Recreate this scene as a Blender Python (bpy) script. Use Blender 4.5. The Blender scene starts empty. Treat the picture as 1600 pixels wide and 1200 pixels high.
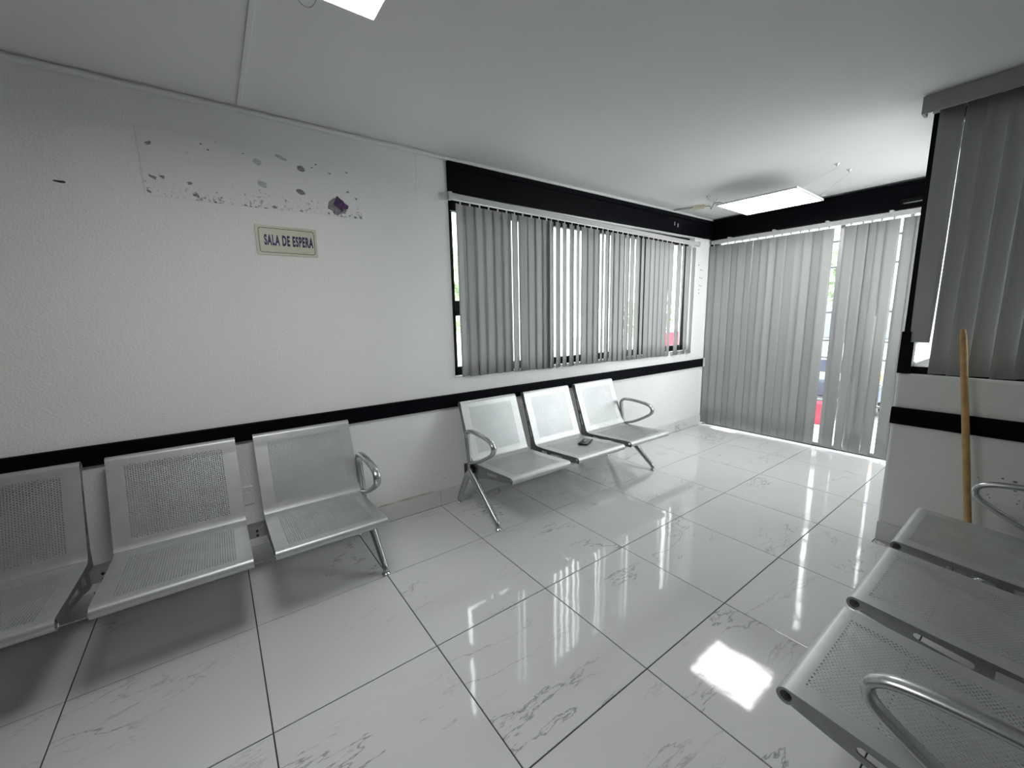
import bpy, bmesh, math, random
from mathutils import Vector, Matrix
random.seed(7)
R = math.radians
scene = bpy.context.scene
COL = scene.collection

# ------------------------------------------------------------------ camera
F_PX, YAW, PITCH, ROLL = 635.5352, 0.6300, -0.1648, -0.0198
CAM = Vector((-0.0158, -2.0157, 1.3597))
fwd = Vector((math.sin(YAW)*math.cos(PITCH), math.cos(YAW)*math.cos(PITCH), math.sin(PITCH)))
rgt = fwd.cross(Vector((0, 0, 1))).normalized()
upv = rgt.cross(fwd)
c_, s_ = math.cos(ROLL), math.sin(ROLL)
r2, u2 = c_*rgt + s_*upv, -s_*rgt + c_*upv
cam_data = bpy.data.cameras.new('camera')
cam_data.sensor_fit = 'HORIZONTAL'
cam_data.sensor_width = 36.0
cam_data.lens = F_PX/1600*36.0
cam_data.clip_start = 0.02
cam = bpy.data.objects.new('camera', cam_data)
COL.objects.link(cam)
cam.matrix_world = Matrix(((r2.x, u2.x, -fwd.x, CAM.x), (r2.y, u2.y, -fwd.y, CAM.y), (r2.z, u2.z, -fwd.z, CAM.z), (0, 0, 0, 1)))
scene.camera = cam

# ------------------------------------------------------------------ world, exposure
SKY = 8.5
LED = 14.0
world = bpy.data.worlds.new('overcast_sky')
scene.world = world
world.use_nodes = True
bg = world.node_tree.nodes['Background']
bg.inputs['Color'].default_value = (0.96, 0.975, 1.0, 1)
bg.inputs['Strength'].default_value = SKY
vs = scene.view_settings
vs.view_transform = 'Standard'
vs.look = 'None'
vs.gamma = 1.0
vs.exposure = 0.18
vs.use_curve_mapping = False
scene.cycles.use_denoising = True
scene.cycles.max_bounces = 8
scene.cycles.diffuse_bounces = 5
scene.cycles.glossy_bounces = 4
scene.cycles.transmission_bounces = 6
scene.cycles.transparent_max_bounces = 12
scene.cycles.sample_clamp_indirect = 8.0

# ------------------------------------------------------------------ materials
MATS = {}
def mat(name, color=(.8, .8, .8), rough=.5, metal=0.0, spec=.5, noise=None, bump=None, coat=0.0):
    """principled material; noise=(scale, amount) varies colour, bump=(scale, strength, distance) gives relief"""
    m = bpy.data.materials.new(name); m.use_nodes = True
    nt = m.node_tree; b = nt.nodes['Principled BSDF']
    b.inputs['Base Color'].default_value = (*color, 1)
    b.inputs['Roughness'].default_value = rough
    b.inputs['Metallic'].default_value = metal
    b.inputs['Specular IOR Level'].default_value = spec
    b.inputs['Coat Weight'].default_value = coat
    tc = nt.nodes.new('ShaderNodeTexCoord')
    if noise:
        n = nt.nodes.new('ShaderNodeTexNoise'); n.inputs['Scale'].default_value = noise[0]; n.inputs['Detail'].default_value = 5
        nt.links.new(tc.outputs['Object'], n.inputs['Vector'])
        r = nt.nodes.new('ShaderNodeMapRange')
        r.inputs['From Min'].default_value = .3; r.inputs['From Max'].default_value = .7
        r.inputs['To Min'].default_value = 1-noise[1]; r.inputs['To Max'].default_value = 1+noise[1]
        nt.links.new(n.outputs['Fac'], r.inputs['Value'])
        mx = nt.nodes.new('ShaderNodeVectorMath'); mx.operation = 'SCALE'
        mx.inputs[0].default_value = color
        nt.links.new(r.outputs['Result'], mx.inputs['Scale'])
        nt.links.new(mx.outputs['Vector'], b.inputs['Base Color'])
    if bump:
        n = nt.nodes.new('ShaderNodeTexNoise'); n.inputs['Scale'].default_value = bump[0]; n.inputs['Detail'].default_value = 3
        nt.links.new(tc.outputs['Object'], n.inputs['Vector'])
        bp = nt.nodes.new('ShaderNodeBump'); bp.inputs['Strength'].default_value = bump[1]; bp.inputs['Distance'].default_value = bump[2]
        nt.links.new(n.outputs['Fac'], bp.inputs['Height'])
        nt.links.new(bp.outputs['Normal'], b.inputs['Normal'])
    MATS[name] = m
    return m

mat('wall_paint', (.795, .80, .785), .75, spec=.25, noise=(1.6, .025), bump=(130, .55, .004))
mat('ceiling_paint', (.76, .765, .75), .85, spec=.15, noise=(1.2, .02), bump=(160, .18, .002))
mat('low_bounce_paint', (.26, .262, .26), .7, bump=(130, .4, .003))  # for the out-of-view walls, darkened to cut bounce and keep that side dim
mat('white_trim', (.76, .765, .75), .55)
mat('black_paint', (.003, .003, .005), .45, spec=.06, noise=(9, .25))
mat('black_metal', (.005, .005, .006), .45, spec=.1, noise=(20, .2))
mat('black_plastic', (.008, .008, .009), .45)
mat('grout', (.045, .045, .047), .8, noise=(40, .2))
mat('steel', (.52, .535, .53), .44, metal=.72, noise=(14, .05), bump=(700, .05, .0004))
mat('steel_leg', (.50, .515, .52), .27, metal=.9, noise=(10, .05))
mat('plate_steel', (.30, .31, .31), .38, metal=.85, noise=(18, .08))
mat('beam_steel', (.34, .345, .34), .42, metal=.7, noise=(18, .06))
mat('chrome', (.70, .71, .72), .12, metal=1.0)
mat('rail_plastic', (.46, .46, .46), .45, noise=(30, .04))
mat('aluminium', (.38, .39, .40), .42, metal=.6, noise=(20, .05))
mat('cream_plastic', (.60, .57, .44), .5)
mat('white_plastic', (.78, .78, .77), .4)
mat('grey_cable', (.42, .43, .43), .5)
mat('dark_wire', (.05, .05, .05), .5)
mat('sign_board', (.58, .575, .47), .38, noise=(25, .03))
mat('navy_ink', (.012, .014, .10), .45)
mat('mould', (.24, .245, .23), .9, noise=(90, .35))
mat('mould_light', (.50, .51, .49), .9, noise=(90, .2))
mat('scuff_paint', (.62, .62, .60), .9)
mat('ink_mark', (.02, .02, .02), .8)
mat('old_plaster', (.25, .245, .25), .9, noise=(60, .35), bump=(60, .8, .01))
mat('purple_paint', (.09, .045, .13), .8, noise=(50, .4), bump=(60, .8, .01))
mat('rust_stain', (.50, .43, .36), .9, noise=(60, .2))
mat('wood', (.46, .29, .11), .5, noise=(18, .18))
mat('broom_orange', (.45, .12, .03), .6)
mat('bristle', (.66, .64, .60), .8, noise=(120, .2))
mat('phone_black', (.010, .011, .016), .25, noise=(30, .2))
mat('glass_black', (.005, .006, .012), .08)
mat('concrete', (.50, .50, .49), .9, noise=(3, .12))
mat('asphalt', (.30, .30, .31), .9, noise=(30, .15))
mat('facade', (.66, .65, .62), .85, noise=(2, .06))
mat('facade_window', (.34, .40, .46), .15)
mat('car_white', (.78, .79, .80), .2, coat=.6)
mat('car_dark', (.07, .09, .13), .35)
mat('car_glass', (.05, .07, .10), .06)
mat('amber', (.85, .36, .03), .3)
mat('red_paint', (.60, .035, .07), .5, noise=(8, .1))
mat('tyre', (.02, .02, .02), .85)
mat('leaf', (.14, .30, .07), .6, noise=(4, .5))
mat('leaf_pale', (.42, .52, .34), .6, noise=(4, .4))
mat('bark', (.14, .10, .07), .9, noise=(20, .3))

def emission_mat(name, color, strength):
    m = bpy.data.materials.new(name); m.use_nodes = True
    b = m.node_tree.nodes['Principled BSDF']
    b.inputs['Base Color'].default_value = (.85, .85, .85, 1)
    b.inputs['Roughness'].default_value = .5
    b.inputs['Emission Color'].default_value = (*color, 1)
    b.inputs['Emission Strength'].default_value = strength
    MATS[name] = m
emission_mat('led_diffuser', (1.0, 1.0, .985), LED)

def glass_mat():
    m = bpy.data.materials.new('window_glass'); m.use_nodes = True
    nt = m.node_tree; nt.nodes.remove(nt.nodes['Principled BSDF'])
    out = nt.nodes['Material Output']
    t = nt.nodes.new('ShaderNodeBsdfTransparent'); t.inputs['Color'].default_value = (.95, .97, .965, 1)
    g = nt.nodes.new('ShaderNodeBsdfGlossy'); g.inputs['Roughness'].default_value = .02
    ge = nt.nodes.new('ShaderNodeNewGeometry')      # Schlick reflectance, alike for both faces of the thin pane
    dt = nt.nodes.new('ShaderNodeVectorMath'); dt.operation = 'DOT_PRODUCT'
    nt.links.new(ge.outputs['Incoming'], dt.inputs[0]); nt.links.new(ge.outputs['Normal'], dt.inputs[1])
    ab = nt.nodes.new('ShaderNodeMath'); ab.operation = 'ABSOLUTE'; nt.links.new(dt.outputs['Value'], ab.inputs[0])
    om = nt.nodes.new('ShaderNodeMath'); om.operation = 'SUBTRACT'; om.inputs[0].default_value = 1; nt.links.new(ab.outputs[0], om.inputs[1])
    pw = nt.nodes.new('ShaderNodeMath'); pw.operation = 'POWER'; pw.inputs[1].default_value = 5; nt.links.new(om.outputs[0], pw.inputs[0])
    fr = nt.nodes.new('ShaderNodeMath'); fr.operation = 'MULTIPLY_ADD'; fr.inputs[1].default_value = .96; fr.inputs[2].default_value = .04; nt.links.new(pw.outputs[0], fr.inputs[0])
    mx = nt.nodes.new('ShaderNodeMixShader')
    nt.links.new(fr.outputs[0], mx.inputs[0]); nt.links.new(t.outputs[0], mx.inputs[1]); nt.links.new(g.outputs[0], mx.inputs[2])
    nt.links.new(mx.outputs[0], out.inputs[0])
    MATS['glass'] = m
glass_mat()

def slat_mat():
    m = bpy.data.materials.new('blind_fabric'); m.use_nodes = True
    nt = m.node_tree; b = nt.nodes['Principled BSDF']; out = nt.nodes['Material Output']
    tc = nt.nodes.new('ShaderNodeTexCoord')
    mp = nt.nodes.new('ShaderNodeMapping'); mp.inputs['Scale'].default_value = (420, 420, 6)
    nt.links.new(tc.outputs['Object'], mp.inputs[0])
    n = nt.nodes.new('ShaderNodeTexNoise'); n.inputs['Scale'].default_value = 1.0
    nt.links.new(mp.outputs[0], n.inputs['Vector'])
    info = nt.nodes.new('ShaderNodeObjectInfo')
    ad = nt.nodes.new('ShaderNodeMath'); ad.operation = 'MULTIPLY_ADD'; ad.inputs[1].default_value = .16; ad.inputs[2].default_value = .90
    nt.links.new(info.outputs['Random'], ad.inputs[0])
    r = nt.nodes.new('ShaderNodeMapRange'); r.inputs['To Min'].default_value = .88; r.inputs['To Max'].default_value = 1.1
    nt.links.new(n.outputs['Fac'], r.inputs['Value'])
    mu = nt.nodes.new('ShaderNodeMath'); mu.operation = 'MULTIPLY'
    nt.links.new(r.outputs[0], mu.inputs[0]); nt.links.new(ad.outputs[0], mu.inputs[1])
    sc = nt.nodes.new('ShaderNodeVectorMath'); sc.operation = 'SCALE'; sc.inputs[0].default_value = (.40, .405, .40)
    nt.links.new(mu.outputs[0], sc.inputs['Scale'])
    nt.links.new(sc.outputs['Vector'], b.inputs['Base Color'])
    b.inputs['Roughness'].default_value = .6
    b.inputs['Specular IOR Level'].default_value = .3
    tr = nt.nodes.new('ShaderNodeBsdfTranslucent'); tr.inputs['Color'].default_value = (.40, .41, .40, 1)
    mx = nt.nodes.new('ShaderNodeMixShader'); mx.inputs[0].default_value = .13
    nt.links.new(b.outputs[0], mx.inputs[1]); nt.links.new(tr.outputs[0], mx.inputs[2])
    nt.links.new(mx.outputs[0], out.inputs[0])
    MATS['slat'] = m
slat_mat()

def tile_mat():
    """polished white porcelain with grey marble veins, different on each tile"""
    m = bpy.data.materials.new('marble_tile'); m.use_nodes = True
    nt = m.node_tree; b = nt.nodes['Principled BSDF']
    tc = nt.nodes.new('ShaderNodeTexCoord'); info = nt.nodes.new('ShaderNodeObjectInfo')
    cmb = nt.nodes.new('ShaderNodeCombineXYZ')
    for i, k in enumerate((37.0, 91.0, 13.0)):
        mm = nt.nodes.new('ShaderNodeMath'); mm.operation = 'MULTIPLY'; mm.inputs[1].default_value = k
        nt.links.new(info.outputs['Random'], mm.inputs[0]); nt.links.new(mm.outputs[0], cmb.inputs[i])
    add = nt.nodes.new('ShaderNodeVectorMath'); add.operation = 'ADD'
    nt.links.new(tc.outputs['Object'], add.inputs[0]); nt.links.new(cmb.outputs[0], add.inputs[1])
    mp = nt.nodes.new('ShaderNodeMapping'); mp.inputs['Rotation'].default_value = (0, 0, R(52)); mp.inputs['Scale'].default_value = (.34, 1.15, 1)
    nt.links.new(add.outputs[0], mp.inputs[0])
    def vein(scale, detail, width, seed, dist):
        n = nt.nodes.new('ShaderNodeTexNoise'); n.inputs['Scale'].default_value = scale; n.inputs['Detail'].default_value = detail
        n.inputs['Roughness'].default_value = .60; n.inputs['Distortion'].default_value = dist
        off = nt.nodes.new('ShaderNodeVectorMath'); off.operation = 'ADD'; off.inputs[1].default_value = (seed, seed*.7, seed*1.3)
        nt.links.new(mp.outputs[0], off.inputs[0]); nt.links.new(off.outputs[0], n.inputs['Vector'])
        s = nt.nodes.new('ShaderNodeMath'); s.operation = 'SUBTRACT'; s.inputs[1].default_value = .5
        nt.links.new(n.outputs['Fac'], s.inputs[0])
        a = nt.nodes.new('ShaderNodeMath'); a.operation = 'ABSOLUTE'; nt.links.new(s.outputs[0], a.inputs[0])
        r = nt.nodes.new('ShaderNodeMapRange'); r.inputs['From Min'].default_value = 0; r.inputs['From Max'].default_value = width
        r.inputs['To Min'].default_value = 1; r.inputs['To Max'].default_value = 0
        nt.links.new(a.outputs[0], r.inputs['Value'])
        return r.outputs[0]
    def mask(scale, lo, hi, seed):
        n = nt.nodes.new('ShaderNodeTexNoise'); n.inputs['Scale'].default_value = scale; n.inputs['Detail'].default_value = 2
        off = nt.nodes.new('ShaderNodeVectorMath'); off.operation = 'ADD'; off.inputs[1].default_value = (seed, seed*2.1, 0)
        nt.links.new(add.outputs[0], off.inputs[0]); nt.links.new(off.outputs[0], n.inputs['Vector'])
        r = nt.nodes.new('ShaderNodeMapRange'); r.inputs['From Min'].default_value = lo; r.inputs['From Max'].default_value = hi
        nt.links.new(n.outputs['Fac'], r.inputs['Value']); return r.outputs[0]
    def mul(a, bb):
        q = nt.nodes.new('ShaderNodeMath'); q.operation = 'MULTIPLY'; nt.links.new(a, q.inputs[0])
        if isinstance(bb, float): q.inputs[1].default_value = bb
        else: nt.links.new(bb, q.inputs[1])
        return q.outputs[0]
    v1 = mul(mul(vein(1.35, 8, .0042, 3.1, .30), mask(1.8, .46, .60, 8.0)), .66)
    v2 = mul(mul(vein(2.6, 8, .0060, 17.3, .4), mask(2.2, .52, .66, 21.0)), .42)
    cloud = mul(mask(2.2, .35, .75, 40.0), .055)
    q1 = nt.nodes.new('ShaderNodeMath'); q1.operation = 'ADD'; nt.links.new(v1, q1.inputs[0]); nt.links.new(v2, q1.inputs[1])
    q2 = nt.nodes.new('ShaderNodeMath'); q2.operation = 'ADD'; q2.use_clamp = True; nt.links.new(q1.outputs[0], q2.inputs[0]); nt.links.new(cloud, q2.inputs[1])
    mx = nt.nodes.new('ShaderNodeMix'); mx.data_type = 'RGBA'
    mx.inputs['A'].default_value = (.675, .685, .68, 1); mx.inputs['B'].default_value = (.13, .135, .15, 1)
    nt.links.new(q2.outputs[0], mx.inputs['Factor']); nt.links.new(mx.outputs['Result'], b.inputs['Base Color'])
    b.inputs['Roughness'].default_value = .055
    b.inputs['IOR'].default_value = 1.55
    n = nt.nodes.new('ShaderNodeTexNoise'); n.inputs['Scale'].default_value = 9.0; n.inputs['Detail'].default_value = 1.5
    nt.links.new(add.outputs[0], n.inputs['Vector'])
    n2 = nt.nodes.new('ShaderNodeTexNoise'); n2.inputs['Scale'].default_value = 70.0; n2.inputs['Detail'].default_value = 1.0
    nt.links.new(add.outputs[0], n2.inputs['Vector'])
    b1 = nt.nodes.new('ShaderNodeBump'); b1.inputs['Strength'].default_value = .27; b1.inputs['Distance'].default_value = .0016
    b2 = nt.nodes.new('ShaderNodeBump'); b2.inputs['Strength'].default_value = .25; b2.inputs['Distance'].default_value = .0002
    nt.links.new(n.outputs['Fac'], b1.inputs['Height']); nt.links.new(n2.outputs['Fac'], b2.inputs['Height'])
    nt.links.new(b1.outputs[0], b2.inputs['Normal']); nt.links.new(b2.outputs[0], b.inputs['Normal'])
    MATS['tile'] = m
tile_mat()

def patch_mat():
    """smoother repainted rectangle, speckled with mould towards its lower edge and corners"""
    m = bpy.data.materials.new('stained_patch'); m.use_nodes = True
    nt = m.node_tree; b = nt.nodes['Principled BSDF']
    b.inputs['Roughness'].default_value = .8
    tc = nt.nodes.new('ShaderNodeTexCoord')
    n = nt.nodes.new('ShaderNodeTexNoise'); n.inputs['Scale'].default_value = 55; n.inputs['Detail'].default_value = 6; n.inputs['Roughness'].default_value = .7
    nt.links.new(tc.outputs['Object'], n.inputs['Vector'])
    big = nt.nodes.new('ShaderNodeTexNoise'); big.inputs['Scale'].default_value = 9; big.inputs['Detail'].default_value = 3
    nt.links.new(tc.outputs['Object'], big.inputs['Vector'])
    sp = nt.nodes.new('ShaderNodeSeparateXYZ'); nt.links.new(tc.outputs['Object'], sp.inputs[0])
    ez = nt.nodes.new('ShaderNodeMapRange'); ez.inputs['From Min'].default_value = -.15; ez.inputs['From Max'].default_value = -.02; ez.inputs['To Min'].default_value = .155; ez.inputs['To Max'].default_value = 0
    nt.links.new(sp.outputs['Z'], ez.inputs['Value'])
    s1 = nt.nodes.new('ShaderNodeMath'); s1.operation = 'MULTIPLY_ADD'; s1.inputs[1].default_value = .35
    nt.links.new(big.outputs['Fac'], s1.inputs[0]); nt.links.new(n.outputs['Fac'], s1.inputs[2])
    s2 = nt.nodes.new('ShaderNodeMath'); s2.operation = 'ADD'; nt.links.new(s1.outputs[0], s2.inputs[0]); nt.links.new(ez.outputs[0], s2.inputs[1])
    r = nt.nodes.new('ShaderNodeMapRange'); r.inputs['From Min'].default_value = .85; r.inputs['From Max'].default_value = .97
    nt.links.new(s2.outputs[0], r.inputs['Value'])
    mx = nt.nodes.new('ShaderNodeMix'); mx.data_type = 'RGBA'
    mx.inputs['A'].default_value = (.775, .78, .765, 1); mx.inputs['B'].default_value = (.12, .125, .115, 1)
    nt.links.new(r.outputs[0], mx.inputs['Factor']); nt.links.new(mx.outputs['Result'], b.inputs['Base Color'])
    MATS['patch'] = m
patch_mat()

# ------------------------------------------------------------------ mesh helpers
class MB:
    """collects shapes into ONE mesh"""
    def __init__(self): self.v = []; self.f = []; self.sm = []
    def add(self, vs, fs, smooth=False):
        o = len(self.v); self.v += [tuple(p) for p in vs]
        for f in fs: self.f.append([i+o for i in f]); self.sm.append(smooth)
        return self
    def box(self, x0, x1, y0, y1, z0, z1, bev=0.0, M=None):
        if bev > 0:
            bm = bmesh.new(); bmesh.ops.create_cube(bm, size=1)
            for v in bm.verts:
                v.co = Vector(((x0+x1)/2+v.co.x*(x1-x0), (y0+y1)/2+v.co.y*(y1-y0), (z0+z1)/2+v.co.z*(z1-z0)))
            bmesh.ops.bevel(bm, geom=bm.edges[:], offset=bev, segments=2, affect='EDGES', profile=.5)
            bm.verts.index_update()
            vs = [v.co.copy() for v in bm.verts]; fs = [[v.index for v in f.verts] for f in bm.faces]; bm.free()
        else:
            vs = [Vector(p) for p in ((x0,y0,z0),(x1,y0,z0),(x1,y1,z0),(x0,y1,z0),(x0,y0,z1),(x1,y0,z1),(x1,y1,z1),(x0,y1,z1))]
            fs = [(0,3,2,1),(4,5,6,7),(0,1,5,4),(1,2,6,5),(2,3,7,6),(3,0,4,7)]
        if M: vs = [M @ v for v in vs]
        return self.add(vs, fs)
    def tube(self, pts, rad, n=10, cap=True, side=None):
        """round or elliptical tube along pts; rad = number, list, or (in-plane, sideways); side = fixed sideways axis"""
        pts = [Vector(p) for p in pts]; rings = []; prev = None
        for i, p in enumerate(pts):
            t = (pts[min(i+1, len(pts)-1)]-pts[max(i-1, 0)]).normalized()
            if side is not None: a = Vector(side)
            elif prev is None: a = t.cross(Vector((0, 0, 1))) if abs(t.z) < .9 else t.cross(Vector((1, 0, 0)))
            else: a = prev - t*prev.dot(t)
            a = a.normalized(); prev = a; bb = t.cross(a).normalized()
            r = rad[i] if isinstance(rad, list) else rad
            ra, rb = r if isinstance(r, tuple) else (r, r)
            rings.append([p + bb*ra*math.cos(2*math.pi*k/n) + a*rb*math.sin(2*math.pi*k/n) for k in range(n)])
        vs = [q for rg in rings for q in rg]; fs = []
        for i in range(len(rings)-1):
            for k in range(n):
                fs.append((i*n+k, i*n+(k+1) % n, (i+1)*n+(k+1) % n, (i+1)*n+k))
        self.add(vs, fs, True)
        if cap:
            self.add(rings[0], [tuple(range(n))[::-1]]); self.add(rings[-1], [tuple(range(n))])
        return self
    def lathe(self, prof, n=20, center=(0, 0, 0), axis='z', smooth=True):
        """prof = [(r, h), ...]"""
        vs = []
        for r, h in prof:
            for k in range(n):
                a = 2*math.pi*k/n; x, y, z = r*math.cos(a), r*math.sin(a), h
                if axis == 'x': x, y, z = h, r*math.cos(a), r*math.sin(a)
                if axis == 'y': x, y, z = r*math.sin(a), h, r*math.cos(a)
                vs.append((x+center[0], y+center[1], z+center[2]))
        fs = []
        for i in range(len(prof)-1):
            for k in range(n): fs.append((i*n+k, i*n+(k+1) % n, (i+1)*n+(k+1) % n, (i+1)*n+k))
        fs.append(tuple(range(n))[::-1]); fs.append(tuple((len(prof)-1)*n+k for k in range(n)))
        return self.add(vs, fs, smooth)
    def mesh(self, name, m):
        me = bpy.data.meshes.new(name); me.from_pydata(self.v, [], self.f)
        me.polygons.foreach_set('use_smooth', self.sm)
        bm = bmesh.new(); bm.from_mesh(me); bmesh.ops.recalc_face_normals(bm, faces=bm.faces); bm.to_mesh(me); bm.free()
        me.materials.append(MATS[m]); me.update(); return me
    def build(self, name, m, parent=None, loc=None):
        return link(name, self.mesh(name, m), parent, loc)

def link(name, me, parent=None, loc=None, rz=0.0):
    o = bpy.data.objects.new(name, me); COL.objects.link(o)
    if parent is not None: o.parent = parent
    if loc is not None: o.location = loc
    if rz: o.rotation_euler.z = rz
    return o
def tag(o, label, cat, group=None):
    o['label'] = label; o['category'] = cat
    if group: o['group'] = group
    return o
def thing(name, label, cat, loc=(0, 0, 0), rz=0.0, group=None):
    return tag(link(name, None, None, loc, rz), label, cat, group)
def struct(o, label=None):
    o['kind'] = 'structure'
    if label: o['label'] = label
    return o
def from_curve(name, cu, m, parent, M=None):
    """evaluate a curve or text datablock into a mesh object"""
    t = bpy.data.objects.new('tmp', cu); COL.objects.link(t)
    dg = bpy.context.evaluated_depsgraph_get()
    me = bpy.data.meshes.new_from_object(t.evaluated_get(dg)); me.name = name
    bpy.data.objects.remove(t); bpy.data.curves.remove(cu)
    if M: me.transform(M)
    me.materials.clear(); me.materials.append(MATS[m])
    return link(name, me, parent)
def smooth_path(P, n=6):
    P = [Vector(p) for p in P]; out = []
    for i in range(len(P)-1):
        a, b, c, d = P[max(i-1, 0)], P[i], P[i+1], P[min(i+2, len(P)-1)]
        for k in range(n):
            t = k/n
            out.append(.5*((2*b)+(c-a)*t+(2*a-5*b+4*c-d)*t*t+(3*b-a-3*c+d)*t**3))
    return out+[P[-1]]

# ------------------------------------------------------------------ room dimensions
YW, XB, XC, YC = 0.572, 4.80, 3.06, -1.469       # long wall, door wall, broom wall, outer corner
XL, YR = -4.2, -2.62                             # walls behind the camera
ZC = 2.41
WX0, WX1, WZ0, WZ1 = 1.367, 4.42, .934, 2.18     # long wall window opening
T = .14

# floor: grout bed with single tiles
fl = struct(MB().box(XL, XB+.12, YR, YW, -.06, -.0035).build('floor', 'grout'), 'white marble look tiled floor')
tile_cache = {}
def tile(x0, x1, y0, y1, parent=fl, z0=-.0035, z1=0.0, m='tile'):
    g = .0021
    w, d = round(x1-x0-2*g, 4), round(y1-y0-2*g, 4)
    if w < .01 or d < .01: return
    key = (w, d, z1-z0)
    if key not in tile_cache:
        e = .0012; mb = MB(); W, D = w/2, d/2; H = z1-z0
        vs = [(-W,-D,0),(W,-D,0),(W,D,0),(-W,D,0),(-W,-D,H-e),(W,-D,H-e),(W,D,H-e),(-W,D,H-e),(-W+e,-D+e,H),(W-e,-D+e,H),(W-e,D-e,H),(-W+e,D-e,H)]
        fs = [(0,3,2,1),(8,9,10,11)]
        for k in range(4):
            a, b = k, (k+1) % 4
            fs += [(a, b, b+4, a+4), (a+4, b+4, b+8, a+8)]
        tile_cache[key] = mb.add(vs, fs).mesh('tile', m)
    o = link('tile', tile_cache[key], parent, ((x0+x1)/2, (y0+y1)/2, z0))
    o.rotation_euler = (random.uniform(-.0006, .0006), random.uniform(-.0006, .0006), 0)
for i in range(-7, 8):
    for j in range(-5, 1):
        x0, x1, y0, y1 = i*.6, i*.6+.6, j*.6, j*.6+.6
        y1 = min(y1, YW-.012); y0 = max(y0, YR)
        if x1 > XC and y0 < YC:
            if x0 < XC: tile(x0, XC, y0, min(y1, YC))
            if y1 > YC: tile(x0, x1, YC, y1)
        else: tile(x0, x1, y0, y1)

# long wall with its window opening
w = MB()
w.box(XL, WX0, YW, YW+T, 0, ZC); w.box(WX0, WX1, YW, YW+T, 0, WZ0); w.box(WX1, XB+T, YW, YW+T, 0, ZC); w.box(WX0, WX1, YW, YW+T, WZ1, ZC)
wall_left = struct(w.build('wall_left', 'wall_paint'), 'long white stucco wall with a stained patch')
# door wall: lintel above the glazed door only
w = MB(); w.box(XB+.0, XB+T, YC-.1, YW, 2.19, ZC); w.box(XB+.0, XB+T, .54, YW, 0, 2.19)
wall_far = struct(w.build('wall_far', 'wall_paint'), 'end wall above the glazed door')
# broom wall: low wall with rounded sill, and the short return beside the door
w = MB(); w.box(XC, XC+.16, YR, YC, 0, 1.005, bev=.014)
wall_right = struct(w.build('wall_right', 'wall_paint'), 'low white wall under the corner window')
w = MB(); w.box(XC+.16, XB, YC-.12, YC, 0, 1.005); w.box(XC+.05, XB, YC-.12, YC, 2.33, ZC); w.box(XC, XC+.16, YR, YC, 2.33, ZC)
struct(w.build('wall_return', 'wall_paint'))
struct(MB().box(XL, XC+.16, YR-T, YR, 0, ZC).build('wall_back', 'low_bounce_paint'))
struct(MB().box(XL-T, XL, YR-T, YW+T, 0, ZC).build('wall_side', 'low_bounce_paint'))
w = MB(); w.box(XL-T, XB+T, YR-T, YW+T, ZC, ZC+.12)
ceiling = struct(w.build('ceiling', 'ceiling_paint'), 'flat white ceiling')

# cornice bead and the batten across the ceiling
t = MB(); t.box(XL, 4.35, YW-.030, YW, ZC-.026, ZC-.010, bev=.004); t.box(XL, 4.35, YW-.016, YW, ZC-.010, ZC)
struct(t.build('trim_1', 'white_trim'), 'thin white bead along the top of the long wall')
struct(MB().box(.207, .227, YR, YW-.03, ZC-.007, ZC, bev=.002).build('trim_2', 'white_trim'), 'thin batten across the ceiling')
# black steel beam over window and door
t = MB(); t.box(WX0-.003, XB-.02, YW-.014, YW+.03, WZ1+.004, ZC-.028); t.box(WX0-.003, XB-.02, YW-.024, YW-.010, ZC-.065, ZC-.028); t.box(WX0-.003, XB-.02, YW-.020, YW-.010, WZ1+.004, WZ1+.02)
beam_a = struct(t.build('trim_3', 'black_paint'), 'black painted beam above the long window')
for x, z in ((3.995, 2.278), (4.055, 2.268)):
    MB().box(x-.007, x+.007, YW-.0175, YW-.0135, z-.018, z+.018, bev=.0015).build('slot', 'rail_plastic', beam_a)
t = MB(); t.box(XB-.03, XB+.02, YC, YW-.014, 2.182, 2.395); t.box(XB-.042, XB-.026, YC, YW-.02, 2.37, 2.395)
beam_b = struct(t.build('trim_4', 'black_paint'), 'black painted beam above the door')
# black corner post
struct(MB().box(4.755, 4.80, YW-.07, YW-.004, .10, 2.185).build('trim_5', 'black_paint'), 'black post in the far corner')

# chair rails
t = MB(); t.box(XL, 4.70, YW-.020, YW, .722, .816, bev=.005)
rail_a = struct(t.build('trim_6', 'black_paint'), 'black chair rail along the long wall')
MB().box(4.70, 4.735, YW-.026, YW, .718, .822, bev=.004).build('end_cap', 'rail_plastic', rail_a)
struct(MB().box(XC-.020, XC, YR, YC+.004, .718, .814, bev=.005).build('trim_7', 'black_paint'), 'black chair rail on the broom wall')

# tile baseboards
def baseboard(name, along_x, a0, a1, fixed, h=.115, th=.011):
    b = MB()
    if along_x: b.box(a0, a1, fixed-.002, fixed, 0, h-.004)
    else: b.box(fixed-.002, fixed, a0, a1, 0, h-.004)
    o = struct(b.build(name, 'grout'))
    k = math.floor(a0/.6)*.6
    while k < a1-.01:
        p, q = max(k, a0)+.0012, min(k+.6, a1)-.0012
        if q-p > .02:
            mb = MB()
            if along_x: mb.box(-(q-p)/2, (q-p)/2, -th, -.002, .001, h, bev=.0015); loc = ((p+q)/2, fixed, 0)
            else: mb.box(-th, -.002, -(q-p)/2, (q-p)/2, .001, h, bev=.0015); loc = (fixed, (p+q)/2, 0)
            mb.build('tile', 'tile', o, loc)
        k += .6
    return o
baseboard('baseboard_left', True, XL, XB, YW)['label'] = 'marble tile baseboard of the long wall'
baseboard('baseboard_right', False, YR, YC, XC)['label'] = 'marble tile baseboard of the broom wall'

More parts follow.
